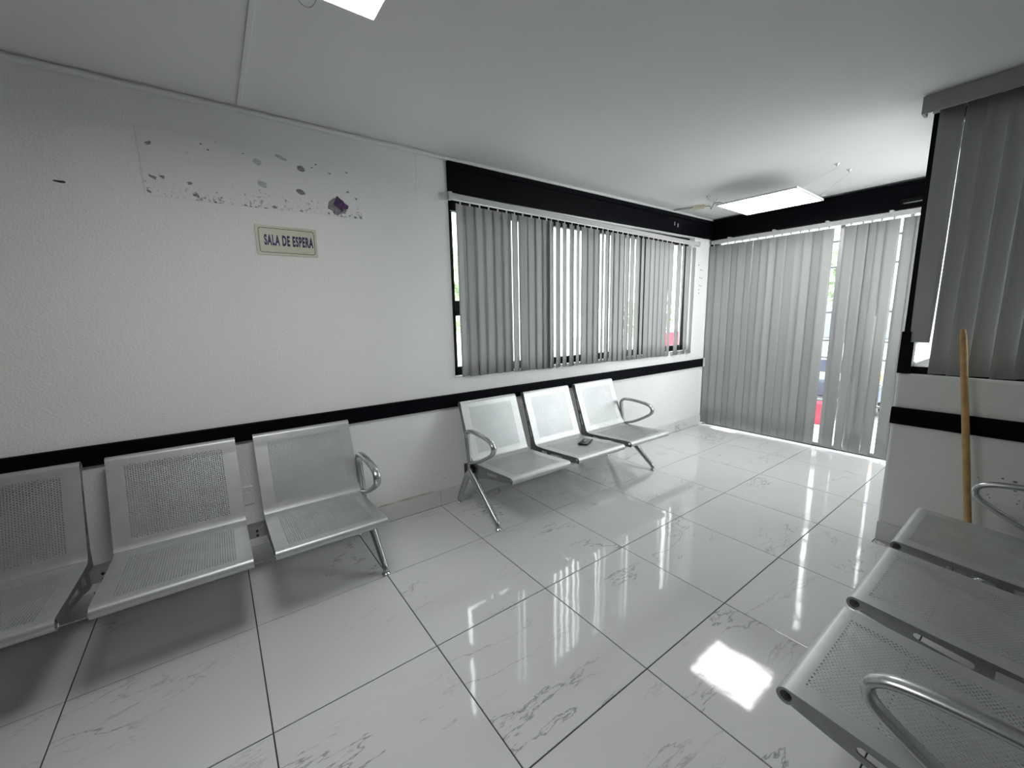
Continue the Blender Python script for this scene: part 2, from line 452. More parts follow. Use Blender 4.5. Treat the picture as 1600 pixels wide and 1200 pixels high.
# ---- marks on the long wall (parts of the wall)
def disc(name, x, z, rx, rz, m, th=.0012, n=14, jag=0.0, y=YW, rot=0.0):
    pts = []
    for k in range(n):
        a = 2*math.pi*k/n; j = 1+random.uniform(-jag, jag)
        px, pz = rx*j*math.cos(a), rz*j*math.sin(a)
        pts.append((px*math.cos(rot)-pz*math.sin(rot), px*math.sin(rot)+pz*math.cos(rot)))
    vs = [(px, 0, pz) for px, pz in pts]+[(px*.93, -th, pz*.93) for px, pz in pts]
    fs = [tuple(range(n, 2*n))]+[(k, (k+1) % n, n+(k+1) % n, n+k) for k in range(n)]
    return MB().add(vs, fs).build(name, m, wall_left, (x, y, z))
MB().box(-.488, .488, -.0022, 0, -.150, .150, bev=.0009).build('plaster_patch', 'patch', wall_left, (.298, YW, 2.095)).rotation_euler.y = R(-.5)
for x, z, rx, rz, m in ((.476, 2.176, .020, .015, 'mould'), (.465, 2.054, .022, .014, 'mould'), (.273, 2.17, .019, .015, 'mould_light'),
                        (.285, 2.064, .022, .015, 'mould_light'), (.382, 2.213, .030, .009, 'mould_light')):
    disc('stain', x, z, rx, rz, m, y=YW-.0018, jag=.12, rot=R(-18))
for x, z, r in ((.045, 2.207, .005), (.07, 2.186, .005), (.213, 2.198, .004), (.532, 2.19, .005), (.553, 2.21, .005), (.10, 1.971, .005), (.502, 1.972, .005),
                (.623, 2.176, .009), (.715, 2.196, .010), (.714, 2.091, .014), (-.15, 2.171, .014), (-.15, 2.024, .018), (-.12, 2.03, .013), (-.175, 1.962, .014), (-.02, 2.02, .012),
                (.0, 1.965, .015), (.33, 1.957, .014), (.46, 1.955, .010), (.60, 1.96, .012), (.76, 2.06, .010), (.20, 1.95, .009)):
    disc('speck', x, z, r*.8 if r > .006 else r, r*.5, 'mould' if r > .006 else 'ink_mark', y=YW-.0018, jag=.5 if r > .006 else .2, n=13, rot=random.uniform(-.6, .6))
disc('chipped_hole', .650, 2.005, .052, .046, 'old_plaster', th=.006, jag=.16, n=16, y=YW-.001)
disc('purple_paint_chip', .664, 2.014, .036, .034, 'purple_paint', th=.004, jag=.40, n=14, y=YW-.006)
disc('black_mark', -.456, 1.956, .018, .0045, 'ink_mark', jag=.35, n=12)
cr = MB(); px, pz = 1.15, 2.38; vs = []
for k in range(13):
    vs += [(px-.0007, YW-.0006, pz), (px+.0007, YW-.0006, pz)]; px += random.uniform(-.006, .005); pz -= .02
cr.add(vs, [(2*k, 2*k+1, 2*k+3, 2*k+2) for k in range(12)]); cr.build('crack', 'mould_light', wall_left)
for x, z in ((4.525, 1.893), (4.565, 1.842), (4.60, 1.84), (4.565, 1.752), (4.60, 1.747), (4.56, 1.668), (4.595, 1.662), (4.55, 1.62), (4.557, 1.581)):
    disc('screw_hole', x, z, .0055, .0075, 'ink_mark', n=8)
for k in range(7):
    disc('scuff', random.uniform(1.10, 1.30), random.uniform(.16, .28), random.uniform(.008, .02), .0025, 'scuff_paint', n=8, jag=.3, rot=random.uniform(-.5, .6))
for x0 in (.66, .80, .95, 1.08):
    disc('rust_stain', x0, .122, .07, .005, 'rust_stain', n=10, jag=.3)

# ------------------------------------------------------------------ windows and door
def pane(name, parent, x0, x1, y0, y1, z0, z1): return MB().box(x0, x1, y0, y1, z0, z1).build(name, 'glass', parent)
y0, y1 = YW+.062, YW+.105
f = MB()
f.box(WX0, WX1, y0, y1, WZ0, .998); f.box(WX0, WX1, y0, y1, 2.095, WZ1); f.box(WX0, WX0+.045, y0, y1, WZ0, WZ1); f.box(WX1-.045, WX1, y0, y1, WZ0, WZ1)
win1 = struct(f.build('window_1', 'black_metal'), 'long black framed window behind the vertical blinds')
for x in (2.225, 3.61): MB().box(x-.025, x+.025, y0+.004, y1-.004, .998, 2.095).build('mullion', 'black_metal', win1)
MB().box(WX0+.045, 1.62, y0+.006, y1-.008, 1.372, 1.478).build('sash_rail', 'black_metal', win1)
MB().box(WX0+.03, WX0+.055, y0-.004, y0+.03, 1.0, 2.09).build('sash_stile', 'black_metal', win1)
for a, b in ((WX0+.055, 2.2), (2.25, 3.585), (3.635, WX1-.045)): pane('pane', win1, a, b, y0+.018, y0+.023, .998, 2.095)
MB().box(WX0+.001, WX1-.001, YW+.002, y0, WZ0-.02, WZ0+.004).build('sill', 'white_trim', win1)

x0, x1 = XB+.02, XB+.065
f = MB()
f.box(x0, x1, YC+.002, .54, 0, .034); f.box(x0, x1, YC+.002, .54, 2.14, 2.188); f.box(x0, x1, .49, .54, .034, 2.14); f.box(x0, x1, YC+.002, YC+.05, .034, 2.14)
door = struct(f.build('door_1', 'aluminium'), 'glazed sliding door behind the floor length blinds')
MB().box(x0+.004, x1-.004, -.666, -.630, .034, 2.14).build('stile', 'aluminium', door)
MB().box(x0+.004, x1-.004, -1.128, -1.108, .034, 2.14).build('stile', 'aluminium', door)
for z in (1.995, 1.76, 1.337, 1.066, .90, .47):
    MB().box(x0+.008, x1-.010, YC+.05, .49, z-.009, z+.009).build('glazing_bar', 'aluminium', door)
pane('pane', door, x0+.020, x0+.025, -.630, .49, .034, 2.14); pane('pane', door, x0+.020, x0+.025, -1.108, -.666, .034, 2.14); pane('pane', door, x0+.020, x0+.025, YC+.05, -1.128, .034, 2.14)

f = MB()   # corner window over the low wall: glazed on both sides of a black post
f.box(XC+.004, XC+.055, YC-.050, YC-.004, 1.005, 2.33); f.box(XC-.004, XC+.06, YC-.035, YC+.004, 1.005, 1.235)
f.box(XC+.02, XC+.07, YR, YC-.05, 1.005, 1.045); f.box(XC+.02, XC+.07, YR, YC-.05, 2.28, 2.33)
f.box(XC+.16, XB, YC-.08, YC-.03, 1.005, 1.045); f.box(XC+.055, XB, YC-.08, YC-.03, 2.28, 2.33); f.box(XC+.055, XC+.16, YC-.08, YC-.03, 1.005, 1.045)
win2 = struct(f.build('window_2', 'black_metal'), 'black framed corner window above the broom wall')
pane('pane', win2, XC+.043, XC+.048, YR, YC-.05, 1.045, 2.28); pane('pane', win2, XC+.055, XB, YC-.058, YC-.053, 1.045, 2.28)

# ------------------------------------------------------------------ vertical blinds
SW = .089
def slat_mesh(zt, zb, a0, a1, sag=.0035, nz=8, nx=5):
    """curved vane from z=zt to z=zb (local), turned by a0 at the top and a1 at the foot"""
    vs = []; th = .0007
    for side in (1, -1):
        for i in range(nz+1):
            t = i/nz; a = a0+(a1-a0)*t*t; z = zt+(zb-zt)*t; ca, sa = math.cos(a), math.sin(a)
            for k in range(nx):
                u = -1+2*k/(nx-1); px = u*SW/2; py = sag*(1-u*u)+side*th
                vs.append((px*ca-py*sa, px*sa+py*ca, z))
    fs = []; o = (nz+1)*nx
    for i in range(nz):
        for k in range(nx-1):
            q = i*nx+k
            fs += [(q, q+1, q+nx+1, q+nx), (o+q, o+q+nx, o+q+nx+1, o+q+1)]
        for k in (0, nx-1):
            q = i*nx+k; fs.append((q, q+nx, o+q+nx, o+q))
    for i in (0, nz):
        for k in range(nx-1):
            q = i*nx+k; fs.append((q, q+1, o+q+1, o+q))
    return MB().add(vs, fs, True).mesh('slat', 'slat')
def blind(root, edges, plane, axis, ztop, zbot, bottoms=None, twist=None, fixed=None, ztopf=None, sag=.0015):
    """edges: visible left/right limits of each slat on the hanging plane; angle follows from the visible width"""
    for n, (a, b) in enumerate(edges):
        c = (a+b)/2; w_ = min(abs(b-a)+.004, SW*.985)
        if axis == 'x': s = (c-CAM.x)/(plane-CAM.y); base = 0.0
        else: s = -(c-CAM.y)/(plane-CAM.x); base = -math.pi/2
        h = w_/SW
        ang = math.acos(min(1, h/math.sqrt(1+s*s)))-math.atan(s)
        if fixed and n in fixed: ang = fixed[n]
        ang += random.uniform(-.02, .02)
        tw = twist.get(n, 0.0) if twist else 0.0
        zb = bottoms.get(n, zbot) if bottoms else zbot
        zt = ztopf(c) if ztopf else ztop
        loc = (c, plane, 0) if axis == 'x' else (plane, c, 0)
        o = link('slat', slat_mesh(zt, zb+random.uniform(-.004, .004), ang, ang+tw, sag), root, loc, base)
        hk = MB().box(-.006, .006, -.0015, .0015, zt-.004, zt+.026); ho = hk.build('hanger', 'rail_plastic', root, loc); ho.rotation_euler.z = base+ang
    return root

A_EDGES = [(1.411,1.477),(1.477,1.562),(1.562,1.636),(1.636,1.715),(1.715,1.793),(1.793,1.869),(1.879,1.929),(1.941,2.024),(2.024,2.111),(2.111,2.179),(2.179,2.263),(2.255,2.291),
    (2.320,2.367),(2.396,2.439),(2.474,2.526),(2.558,2.590),(2.613,2.693),(2.693,2.771),(2.777,2.844),(2.868,2.897),(2.917,2.977),(2.990,3.044),(3.044,3.118),(3.118,3.192),(3.200,3.257),
    (3.272,3.332),(3.352,3.418),(3.445,3.483),(3.504,3.588),(3.588,3.662),(3.662,3.739),(3.739,3.817),(3.817,3.900),(3.900,3.986),(4.042,4.130),(4.145,4.180),(4.212,4.300),(4.337,4.402)]
PA = YW-.016
bl = thing('vertical_blind', 'grey vertical blind half open over the long window behind the benches', 'blind', (0, 0, 0), 0, 'grey vertical blinds')
def railz(x): return 2.180-.017*(x-1.36)
h = MB(); p, q = 1.362, 4.445
vs = []
for x in (p, q):
    z = railz(x)
    for yy, zz in ((PA-.028, -.006), (PA-.022, 0), (PA+.0, 0), (PA+.0, -.040), (PA-.022, -.040), (PA-.028, -.034)):
        vs.append((x, yy, z+zz))
h.add(vs, [(0,1,7,6),(1,2,8,7),(2,3,9,8),(3,4,10,9),(4,5,11,10),(5,0,6,11),(0,5,4,3,2,1),(6,7,8,9,10,11)])
hr = h.build('headrail', 'rail_plastic', bl)
for x in (1.362, 4.445):
    z = railz(x); MB().box(x-.012, x+.016, PA-.032, PA+.002, z-.046, z+.005, bev=.004).build('end_cap', 'rail_plastic', hr)
PAS = PA-.012
blind(bl, A_EDGES, PAS, 'x', 0, .934, twist={33: .28, 34: .10, 35: .25, 36: .30, 37: .10}, bottoms={i: .934-.0115*(x0-1.4) for i, (x0, _) in enumerate(A_EDGES)}, ztopf=lambda c: railz(c)-.062)
MB().tube([(4.425, PA-.006, railz(4.4)-.03), (4.427, PA-.006, 1.6), (4.425, PA-.006, 1.02)], .0022, 6).build('bead_chain', 'white_plastic', bl)

B_EDGES = [(.553,.486),(.486,.403),(.403,.322),(.322,.249),(.249,.171),(.171,.093),(.093,.014),(.014,-.06),(-.06,-.137),(-.137,-.213),(-.213,-.296),(-.296,-.372),(-.372,-.444),(-.444,-.53),(-.53,-.602),
    (-.690,-.769),(-.782,-.846),(-.846,-.905),(-.905,-.976),(-.976,-1.064),(-1.087,-1.165),(-1.165,-1.245)]
PB = 4.738
bb = thing('vertical_blind', 'floor length grey vertical blind over the glazed door', 'blind', (0, 0, 0), 0, 'grey vertical blinds')
h = MB(); h.box(PB-.022, PB+.018, -1.27, .545, 2.125, 2.166, bev=.004)
hr = h.build('headrail', 'rail_plastic', bb)
for y in (.35, -.1, -.55, -1.0): MB().box(PB-.026, XB-.03, y-.012, y+.012, 2.15, 2.180, bev=.002).build('bracket', 'rail_plastic', hr)
fx = {n: random.choice((-.10, .08, .16, .26)) for n in range(14)}
blind(bb, B_EDGES, PB, 'y', 2.108, .030, fixed={**fx, 5: -.36, 14: .12, 15: .05, 16: -.2, 17: -.45, 18: .05, 19: .05, 20: .05, 21: .1}, twist={5: .42, 15: -.30, 16: -.35, 17: -.30, 18: -.40, 19: -.45, 20: -.30}, sag=.0006)

PC = XC-.014
bc = thing('vertical_blind', 'shadowed grey vertical blind with valance above the broom wall', 'blind', (0, 0, 0), 0, 'grey vertical blinds')
v = MB(); v.box(PC-.055, PC-.043, YR+.01, -1.438, 2.322, 2.402, bev=.001); v.box(PC-.043, XC, -1.450, -1.438, 2.322, 2.402)
v.build('valance', 'slat', bc)
MB().box(PC-.020, PC+.012, YR+.02, -1.452, 2.34, 2.385, bev=.003).build('headrail', 'rail_plastic', bc)
C_EDGES = [(-1.500,-1.582), (-1.602,-1.664)]
y = -1.664
while y > YR+.06: C_EDGES.append((y, y-.0735)); y -= .0735
blind(bc, C_EDGES, PC, 'y', 2.336, 1.016, bottoms={0: 1.182}, fixed={0: .10, **{n: .24 for n in range(1, 20)}}, twist={0: -.50, 1: .12, 3: .10, 4: .06, 5: .08}, sag=.002)

# ------------------------------------------------------------------ waiting benches
SEAT_W, PITCHX = .487, .566
def perforated(profile, z0, z1, u_in, name):
    """sheet along a (y, z) profile; rows between arc lengths z0..z1 carry staggered punched holes"""
    L = [0.0]
    for a, b in zip(profile, profile[1:]): L.append(L[-1]+math.hypot(b[0]-a[0], b[1]-a[1]))
    def at(s):
        for i in range(len(L)-1):
            if s <= L[i+1] or i == len(L)-2:
                t = (s-L[i])/(L[i+1]-L[i]); a, b = profile[i], profile[i+1]
                return a[0]+(b[0]-a[0])*t, a[1]+(b[1]-a[1])*t
    W = SEAT_W; px, py = .0088, .0105            # columns of holes, every other column shifted by half a step
    nc = int((W-2*u_in)/px); u0 = (W-nc*px)/2
    us = [0, .004]+[u0+k*px for k in range(nc+1)]+[W-.004, W]
    nr = int((z1-z0)/py); zs = [l for l in L if l < z0-.004]; r0 = len(zs)
    zs += [z0+k*py/2 for k in range(2*nr+1)]+[l for l in L if l > z0+nr*py+.004]
    NU = len(us); V = []; F = []; done = set()
    for s in zs:
        y, z = at(s)
        V += [(u-W/2, y, z) for u in us]
    for k in range(nc):
        for q in range(nr-(k % 2)):
            r = r0+2*q+(k % 2); c = k+2; a = r*NU+c
            done.add((r, c)); done.add((r+1, c))
            s = zs[r+1]; uc = (us[c]+us[c+1])/2; o = len(V)
            for ang in (-120, -60, 0, 60, 120, 180):
                y, z = at(s+.0031*math.sin(R(ang))); V.append((uc+.0031*math.cos(R(ang))-W/2, y, z))
            ring = (a, a+1, a+NU+1, a+2*NU+1, a+2*NU, a+NU)
            for e in range(6): F.append((ring[e], ring[(e+1) % 6], o+(e+1) % 6, o+e))
    for r in range(len(zs)-1):
        for k in range(NU-1):
            if (r, k) not in done: a = r*NU+k; F.append((a, a+1, a+NU+1, a+NU))
    # give the sheet its thickness
    me = bpy.data.meshes.new('t'); me.from_pydata(V, [], F)
    bm = bmesh.new(); bm.from_mesh(me); bm.normal_update(); bm.verts.index_update()
    nrm = [v.normal.copy() for v in bm.verts]; bnd = [(e.verts[0].index, e.verts[1].index) for e in bm.edges if e.is_boundary]; bm.free(); bpy.data.meshes.remove(me)
    th = .0016; n = len(V)
    V2 = [Vector(p) for p in V]; lo = [p-nr_*th for p, nr_ in zip(V2, nrm)]
    allv = V2+lo; allf = [tuple(f) for f in F]+[tuple(i+n for i in f[::-1]) for f in F]; sm = [True]*len(allf)
    for a, b in bnd:
        o = len(allv); allv += [V2[a], V2[b], lo[b], lo[a]]; allf.append((o, o+1, o+2, o+3)); sm.append(False)
    me = bpy.data.meshes.new(name); me.from_pydata([tuple(p) for p in allv], [], allf); me.polygons.foreach_set('use_smooth', sm)
    me.materials.append(MATS['steel']); me.update(); return me

def arc(cy, cz, r, a0, a1, n): return [(cy+r*math.cos(R(a0+(a1-a0)*k/n)), cz+r*math.sin(R(a0+(a1-a0)*k/n))) for k in range(n+1)]
FRONT = (-.112, .368); TOP = (.4965, .745)
seat_prof = arc(*FRONT, .0225, 335, 96, 18)+[(-.05, .3865), (.02, .3810), (.10, .3755), (.18, .3705), (.25, .3670), (.30, .3655), (.318, .3670), (.331, .3725)]
back_prof = [(.3325, .3735), (.339, .383), (.346, .398), (.375, .474), (.405, .553), (.435, .632), (.460, .698)]+arc(*TOP, .0205, 166, -40, 16)
seat_mesh = perforated(seat_prof, .118, .490, .052, 'seat')
back_mesh = perforated(back_prof, .042, .384, .055, 'backrest')

def side_plate_mesh():
    cu = bpy.data.curves.new('plate', 'CURVE'); cu.dimensions = '2D'; cu.fill_mode = 'BOTH'; cu.extrude = .0022
    def poly(P):
        sp = cu.splines.new('POLY'); sp.points.add(len(P)-1); sp.use_cyclic_u = True
        for p, q in zip(sp.points, P): p.co = (q[0], q[1], 0, 1)
    poly(arc(*FRONT, .0215, 80, 300, 14)+[(-.085, .346), (-.02, .333), (.08, .315), (.20, .290), (.29, .262), (.385, .258), (.402, .285), (.398, .335), (.404, .40), (.428, .49), (.462, .60), (.498, .70), (.512, .735)]
         + arc(*TOP, .0185, -20, 150, 10)+[(.462, .700), (.436, .630), (.406, .551), (.376, .472), (.347, .396), (.332, .371), (.318, .3645), (.30, .3635), (.25, .365), (.18, .3685), (.10, .3735), (.02, .379), (-.05, .3845)])
    poly(arc(*FRONT, .0140, 0, 345, 23))
    poly(arc(.045, .3485, .010, 260, 80, 6)[::-1]+arc(.155, .333, .0125, 80, -100, 6)[::-1])
    poly([(.205, .350), (.205, .318), (.262, .300), (.262, .350)])
    poly([(.378, .425), (.396, .425), (.424, .512), (.408, .512)])
    poly([(.420, .545), (.436, .545), (.466, .640), (.452, .640)])
    t = bpy.data.objects.new('tmp', cu); COL.objects.link(t)
    me = bpy.data.meshes.new_from_object(t.evaluated_get(bpy.context.evaluated_depsgraph_get())); me.name = 'side_plate'
    bpy.data.objects.remove(t); bpy.data.curves.remove(cu)
    me.transform(Matrix(((0, 0, 1, 0), (1, 0, 0, 0), (0, 1, 0, 0), (0, 0, 0, 1))))
    me.materials.clear(); me.materials.append(MATS['plate_steel']); return me
plate_mesh = side_plate_mesh()

def make_bench_meshes():
    D = {}
    half = PITCHX+SEAT_W/2
    XE = half+.014
    b = MB(); b.box(-half, half, .318, .388, .268, .322, bev=.003); D['beam'] = b.mesh('beam', 'beam_steel')
    # arm loop
    P = [(.350, .300), (.352, .36), (.362, .44), (.376, .520), (.374, .562), (.350, .586), (.300, .593), (.220, .592), (.130, .584), (.072, .570), (.044, .543), (.050, .508), (.085, .478), (.150, .440), (.225, .402), (.300, .375), (.345, .362)]
    pts = smooth_path([(0, y, z) for y, z in P], 5)
    D['armrest'] = MB().tube(pts, (.0125, .0205), 12, side=(1, 0, 0)).mesh('armrest', 'steel_leg')
    # front and rear leg
    def leg(P, r):
        return MB().tube(smooth_path([(0, y, z) for y, z in P], 4), [(r[0]+(r[1]-r[0])*k/(4*(len(P)-1)), (r[0]+(r[1]-r[0])*k/(4*(len(P)-1)))*.85) for k in range(4*(len(P)-1)+1)], 12, side=(1, 0, 0))
    D['front_leg'] = leg([(.352, .300), (.290, .252), (.200, .180), (.110, .108), (.030, .044), (.016, .016)], (.030, .0155)).mesh('leg', 'steel_leg')
    D['rear_leg'] = leg([(.345, .290), (.400, .240), (.445, .168), (.490, .095), (.522, .044), (.530, .016)], (.030, .0150)).mesh('leg', 'steel_leg')
    ft = MB().lathe([(.0225, 0), (.0235, .004), (.021, .009), (.010, .013), (.009, .022)], 20); D['foot'] = ft.mesh('foot', 'chrome')
    # black end cap of the beam
    D['cap'] = MB().box(-.012, .012, .305, .425, .255, .335, bev=.004).mesh('end_cap', 'black_plastic')
    bo = MB().lathe([(.006, 0), (.006, .004), (.0035, .006)], 10, axis='y'); D['bolt'] = bo.mesh('bolt', 'black_plastic')
    return D, half, XE
BM, HALF, XE = make_bench_meshes()
def make_bench(label, loc, rz):
    t = thing('waiting_bench', label, 'bench', loc, rz, 'three seat steel waiting benches')
    O = Vector((0, -.28, 0))                      # bench origin: floor point under its middle
    def part(name, me, x=0.0, par=None, y=0.0, z=0.0):
        return link(name, me, par or t, (Vector((x, y, z))+O) if par is None else (x, y, z))
    for k in (-1, 0, 1):
        part('seat', seat_mesh, k*PITCHX); part('backrest', back_mesh, k*PITCHX)
        for s in (-1, 1):
            part('side_plate', plate_mesh, k*PITCHX+s*(SEAT_W/2-.0035))
    bm_ = part('beam', BM['beam'])
    for x in (-PITCHX/2, PITCHX/2):
        for z in (.281, .305):
            b = link('bolt', BM['bolt'], bm_, (x, .3185, z)); b.rotation_euler.z = math.pi
    for s in (-1, 1):
        part('armrest', BM['armrest'], s*XE)
        lf = part('leg', BM['front_leg'], s*XE); link('foot', BM['foot'], lf, (0, .016, 0))
        lr = part('leg', BM['rear_leg'], s*XE); link('foot', BM['foot'], lr, (0, .530, 0))
        part('end_cap', BM['cap'], s*(XE-.004))
    return t
make_bench('steel waiting bench by the left wall under the white sign', (-.225, .28, 0), 0)
make_bench('steel waiting bench under the long window with a phone on it', (2.157, .28, 0), 0)
make_bench('shadowed steel waiting bench in the right foreground beside the broom', (1.895, -2.082, 0), math.pi)

# black phone on the middle seat
ph = thing('phone', 'black phone lying on the middle seat under the window', 'phone', (2.238, .118, .3795), R(25))
MB().box(-.074, .074, -.038, .038, 0, .011, bev=.004).build('body', 'phone_black', ph)
MB().box(-.030, .030, -.012, .014, .0105, .0135, bev=.002).build('camera_bump', 'glass_black', ph)
ph.rotation_euler.x = R(-3.2)

# ------------------------------------------------------------------ wall sign
sg = thing('wall_sign', 'small cream sign lettered SALA DE ESPERA in dark blue', 'sign', (.3745, YW, 1.785), 0)
MB().box(-.148, .148, -.005, 0, -.076, .076, bev=.0012).build('plate', 'sign_board', sg)
bd = MB(); n = 6
def rr(w_, h_, r):
    P = []
    for cx_, cz_, a in ((w_-r, h_-r, 0), (-w_+r, h_-r, 90), (-w_+r, -h_+r, 180), (w_-r, -h_+r, 270)):
        for k in range(n+1): P.append((cx_+r*math.cos(R(a+90*k/n)), cz_+r*math.sin(R(a+90*k/n))))
    return P
o_, i_ = rr(.135, .063, .013), rr(.1325, .0605, .0115); N = len(o_)
bd.add([(x, -.0054, z) for x, z in o_+i_]+[(x, -.0045, z) for x, z in o_+i_], [(k, (k+1) % N, N+(k+1) % N, N+k) for k in range(N)]+[(k, (k+1) % N, 2*N+(k+1) % N, 2*N+k) for k in range(N)])
bd.build('border', 'ink_mark', sg)
cu = bpy.data.curves.new('text', 'FONT'); cu.body = 'SALA DE ESPERA'; cu.align_x = 'CENTER'; cu.align_y = 'CENTER'; cu.size = .0700; cu.offset = .0031; cu.extrude = .0004; cu.space_character = 1.16; cu.shear = .06
lt = from_curve('lettering', cu, 'navy_ink', sg)
xs = [v.co.x for v in lt.data.vertices]; ys = [v.co.y for v in lt.data.vertices]
sx, sy = .238/(max(xs)-min(xs)), .056/(max(ys)-min(ys)); cx_, cy_ = (max(xs)+min(xs))/2, (max(ys)+min(ys))/2
for v in lt.data.vertices: v.co = ((v.co.x-cx_)*sx+.008, -.0055-v.co.z, (v.co.y-cy_)*sy+.002)
MB().lathe([(.005, 0), (.0045, -.004), (.002, -.006)], 10, (.014, -.004, -.070), 'y').build('screw', 'cream_plastic', sg)

# ------------------------------------------------------------------ ceiling lights
def led_panel(label, loc, rz, hooks):
    t = thing('ceiling_light', label, 'light', loc, rz, 'square hanging light panels')
    f = MB(); s, e = .298, .011
    f.box(-s, s, -s, -s+e, 0, .014); f.box(-s, s, s-e, s, 0, .014); f.box(-s, -s+e, -s+e, s-e, 0, .014); f.box(s-e, s, -s+e, s-e, 0, .014); f.box(-s+e, s-e, -s+e, s-e, .009, .013)
    f.build('frame', 'white_plastic', t)
    MB().box(-s+e, s-e, -s+e, s-e, .002, .006).build('diffuser', 'led_diffuser', t)
    Mi = (Matrix.Translation(loc) @ Matrix.Rotation(rz, 4, 'Z')).inverted()
    for (hx, hy), (ax, ay) in hooks:
        top = Mi @ Vector((hx, hy, ZC)); a = Vector((ax, ay, .013))
        hk = MB().lathe([(.018, 0), (.018, -.003), (.008, -.006), (.006, -.016)], 12, tuple(top)); hk.tube([top+Vector((.008*math.cos(q), 0, -.022+.008*math.sin(q))) for q in [k*2*math.pi/10 for k in range(11)]], .0016, 6, cap=False)
        ho = hk.build('hook', 'chrome', t)
        MB().tube([a, top+Vector((0, 0, -.028))], .0013, 6).build('wire', 'grey_cable', t)
    return t
l2 = led_panel('square light panel hanging by the far corner near the door', (3.862, -.392, 2.25), R(1.5), [((3.795, -.862), (-.20, -.285)), ((4.029, -.873), (.20, -.285)), ((3.80, .10), (-.20, .285)), ((3.95, .115), (.20, .285))])
l1 = led_panel('square light panel cut by the top edge of the picture', (.198, -.943, 2.25), 0, [((.05, -.50), (-.2, .285)), ((.36, -.50), (.2, .285)), ((.05, -1.40), (-.2, -.285)), ((.36, -1.40), (.2, -.285))])
# loose loop of wire beside the near light
loop = [(.325+.030*math.cos(a)*1.0, -.545+.012*math.sin(a*.5), 2.335+.045*math.sin(a)) for a in [R(100+k*20) for k in range(18)]]
tag(MB().tube(smooth_path(loop, 3), .0012, 6).build('wire_loop', 'grey_cable'), 'thin loop of wire hanging beside the near light panel', 'wire')
# junction box and supply cable of the far light
jb = thing('junction_box', 'small cream junction box on the ceiling by the far light', 'junction box', (4.03, .325, ZC), R(-58))
MB().box(-.055, .055, -.022, .022, -.032, 0, bev=.003).build('box', 'cream_plastic', jb)
MB().box(-.048, .048, -.017, .017, -.035, -.031, bev=.001).build('lid', 'cream_plastic', jb)
tag(MB().tube(smooth_path([(4.005, .372, ZC-.016), (3.985, .44, ZC-.012), (3.965, .52, ZC-.008), (3.955, .548, ZC-.010)], 5), .008, 8).build('supply_cable', 'grey_cable'), 'grey cable running from the long wall to the junction box', 'cable')
tag(MB().tube(smooth_path([(4.055, .278, ZC-.018), (4.02, .20, ZC-.035), (3.98, .17, ZC-.075), (3.95, .13, ZC-.045), (3.90, .10, ZC-.05), (3.87, .02, ZC-.06), (3.83, -.04, ZC-.10), (3.82, -.11, 2.264)], 5), .0028, 8).build('lamp_cord', 'dark_wire'), 'dark wire from the junction box to the far light', 'wire')

# ------------------------------------------------------------------ small fittings
dc = thing('door_closer', 'black box with a metal arm fixed on the beam over the door', 'door closer', (XB-.030, -1.125, 2.235), 0)
MB().box(-.030, 0, -.085, .085, -.024, .024, bev=.004).build('body', 'black_metal', dc)
MB().box(-.036, -.029, -.080, .060, -.018, -.011, bev=.001).build('arm', 'plate_steel', dc)
oc = thing('outlet_cover', 'white painted over socket plate low on the broom wall', 'outlet', (XC, -1.917, .415), 0)
MB().box(-.008, 0, -.066, .066, -.030, .030, bev=.003).build('plate', 'wall_paint', oc)
for y, z in ((-.050, .012), (.050, .010), (.042, -.004), (-.046, -.006)): MB().lathe([(.0035, -.0085), (.0025, -.0095)], 8, (0, y, z), 'x').build('screw', 'mould', oc)
oa = thing('outlet_cover', 'white painted over socket plate low on the long wall behind the bench', 'outlet', (.035, YW, .410), 0)
MB().box(-.036, .036, -.006, 0, -.052, .052, bev=.002).build('plate', 'wall_paint', oa)
MB().box(-.014, .014, -.0075, -.0055, -.020, .020, bev=.001).build('insert', 'white_trim', oa)
for y, z, r in ((-1.905, .520, .006), (-1.945, .515, .009), (-1.95, .470, .006), (-1.825, .50, .004), (-1.99, .55, .007)):
    vs = [(0, r*math.cos(k*.9), r*.7*math.sin(k*.9)) for k in range(7)]
    MB().add(vs+[(-.001, b*.9, c) for a, b, c in vs], [tuple(range(7, 14))]+[(k, (k+1) % 7, 7+(k+1) % 7, 7+k) for k in range(7)]).build('speck', 'mould', wall_right, (XC, y, z))

# broom leaning on the wall
br = thing('broom', 'broom with pale wooden handle leaning against the right wall', 'broom', (2.905, -1.857, 0), 0)
top = Vector((.075, .157, 1.252)); base = Vector((0, 0, .075))
MB().tube([base, base.lerp(top, .5), base.lerp(top, .965), top], [.014, .014, .014, .010], 12).build('handle', 'wood', br)
hd = MB().box(-.022, .022, -.15, .15, .055, .095, bev=.006); hd.build('head', 'broom_orange', br)
bz = MB()
for k in range(40):
    for r in (-1, 0, 1):
        y = -.142+k*.0073; bz.tube([(r*.012, y, .056), (r*.018+random.uniform(-.004, .004), y*1.06+random.uniform(-.004, .004), .001)], .0016, 4, cap=False)
bs = bz.build('bristles', 'bristle', br); bs['kind'] = 'stuff'

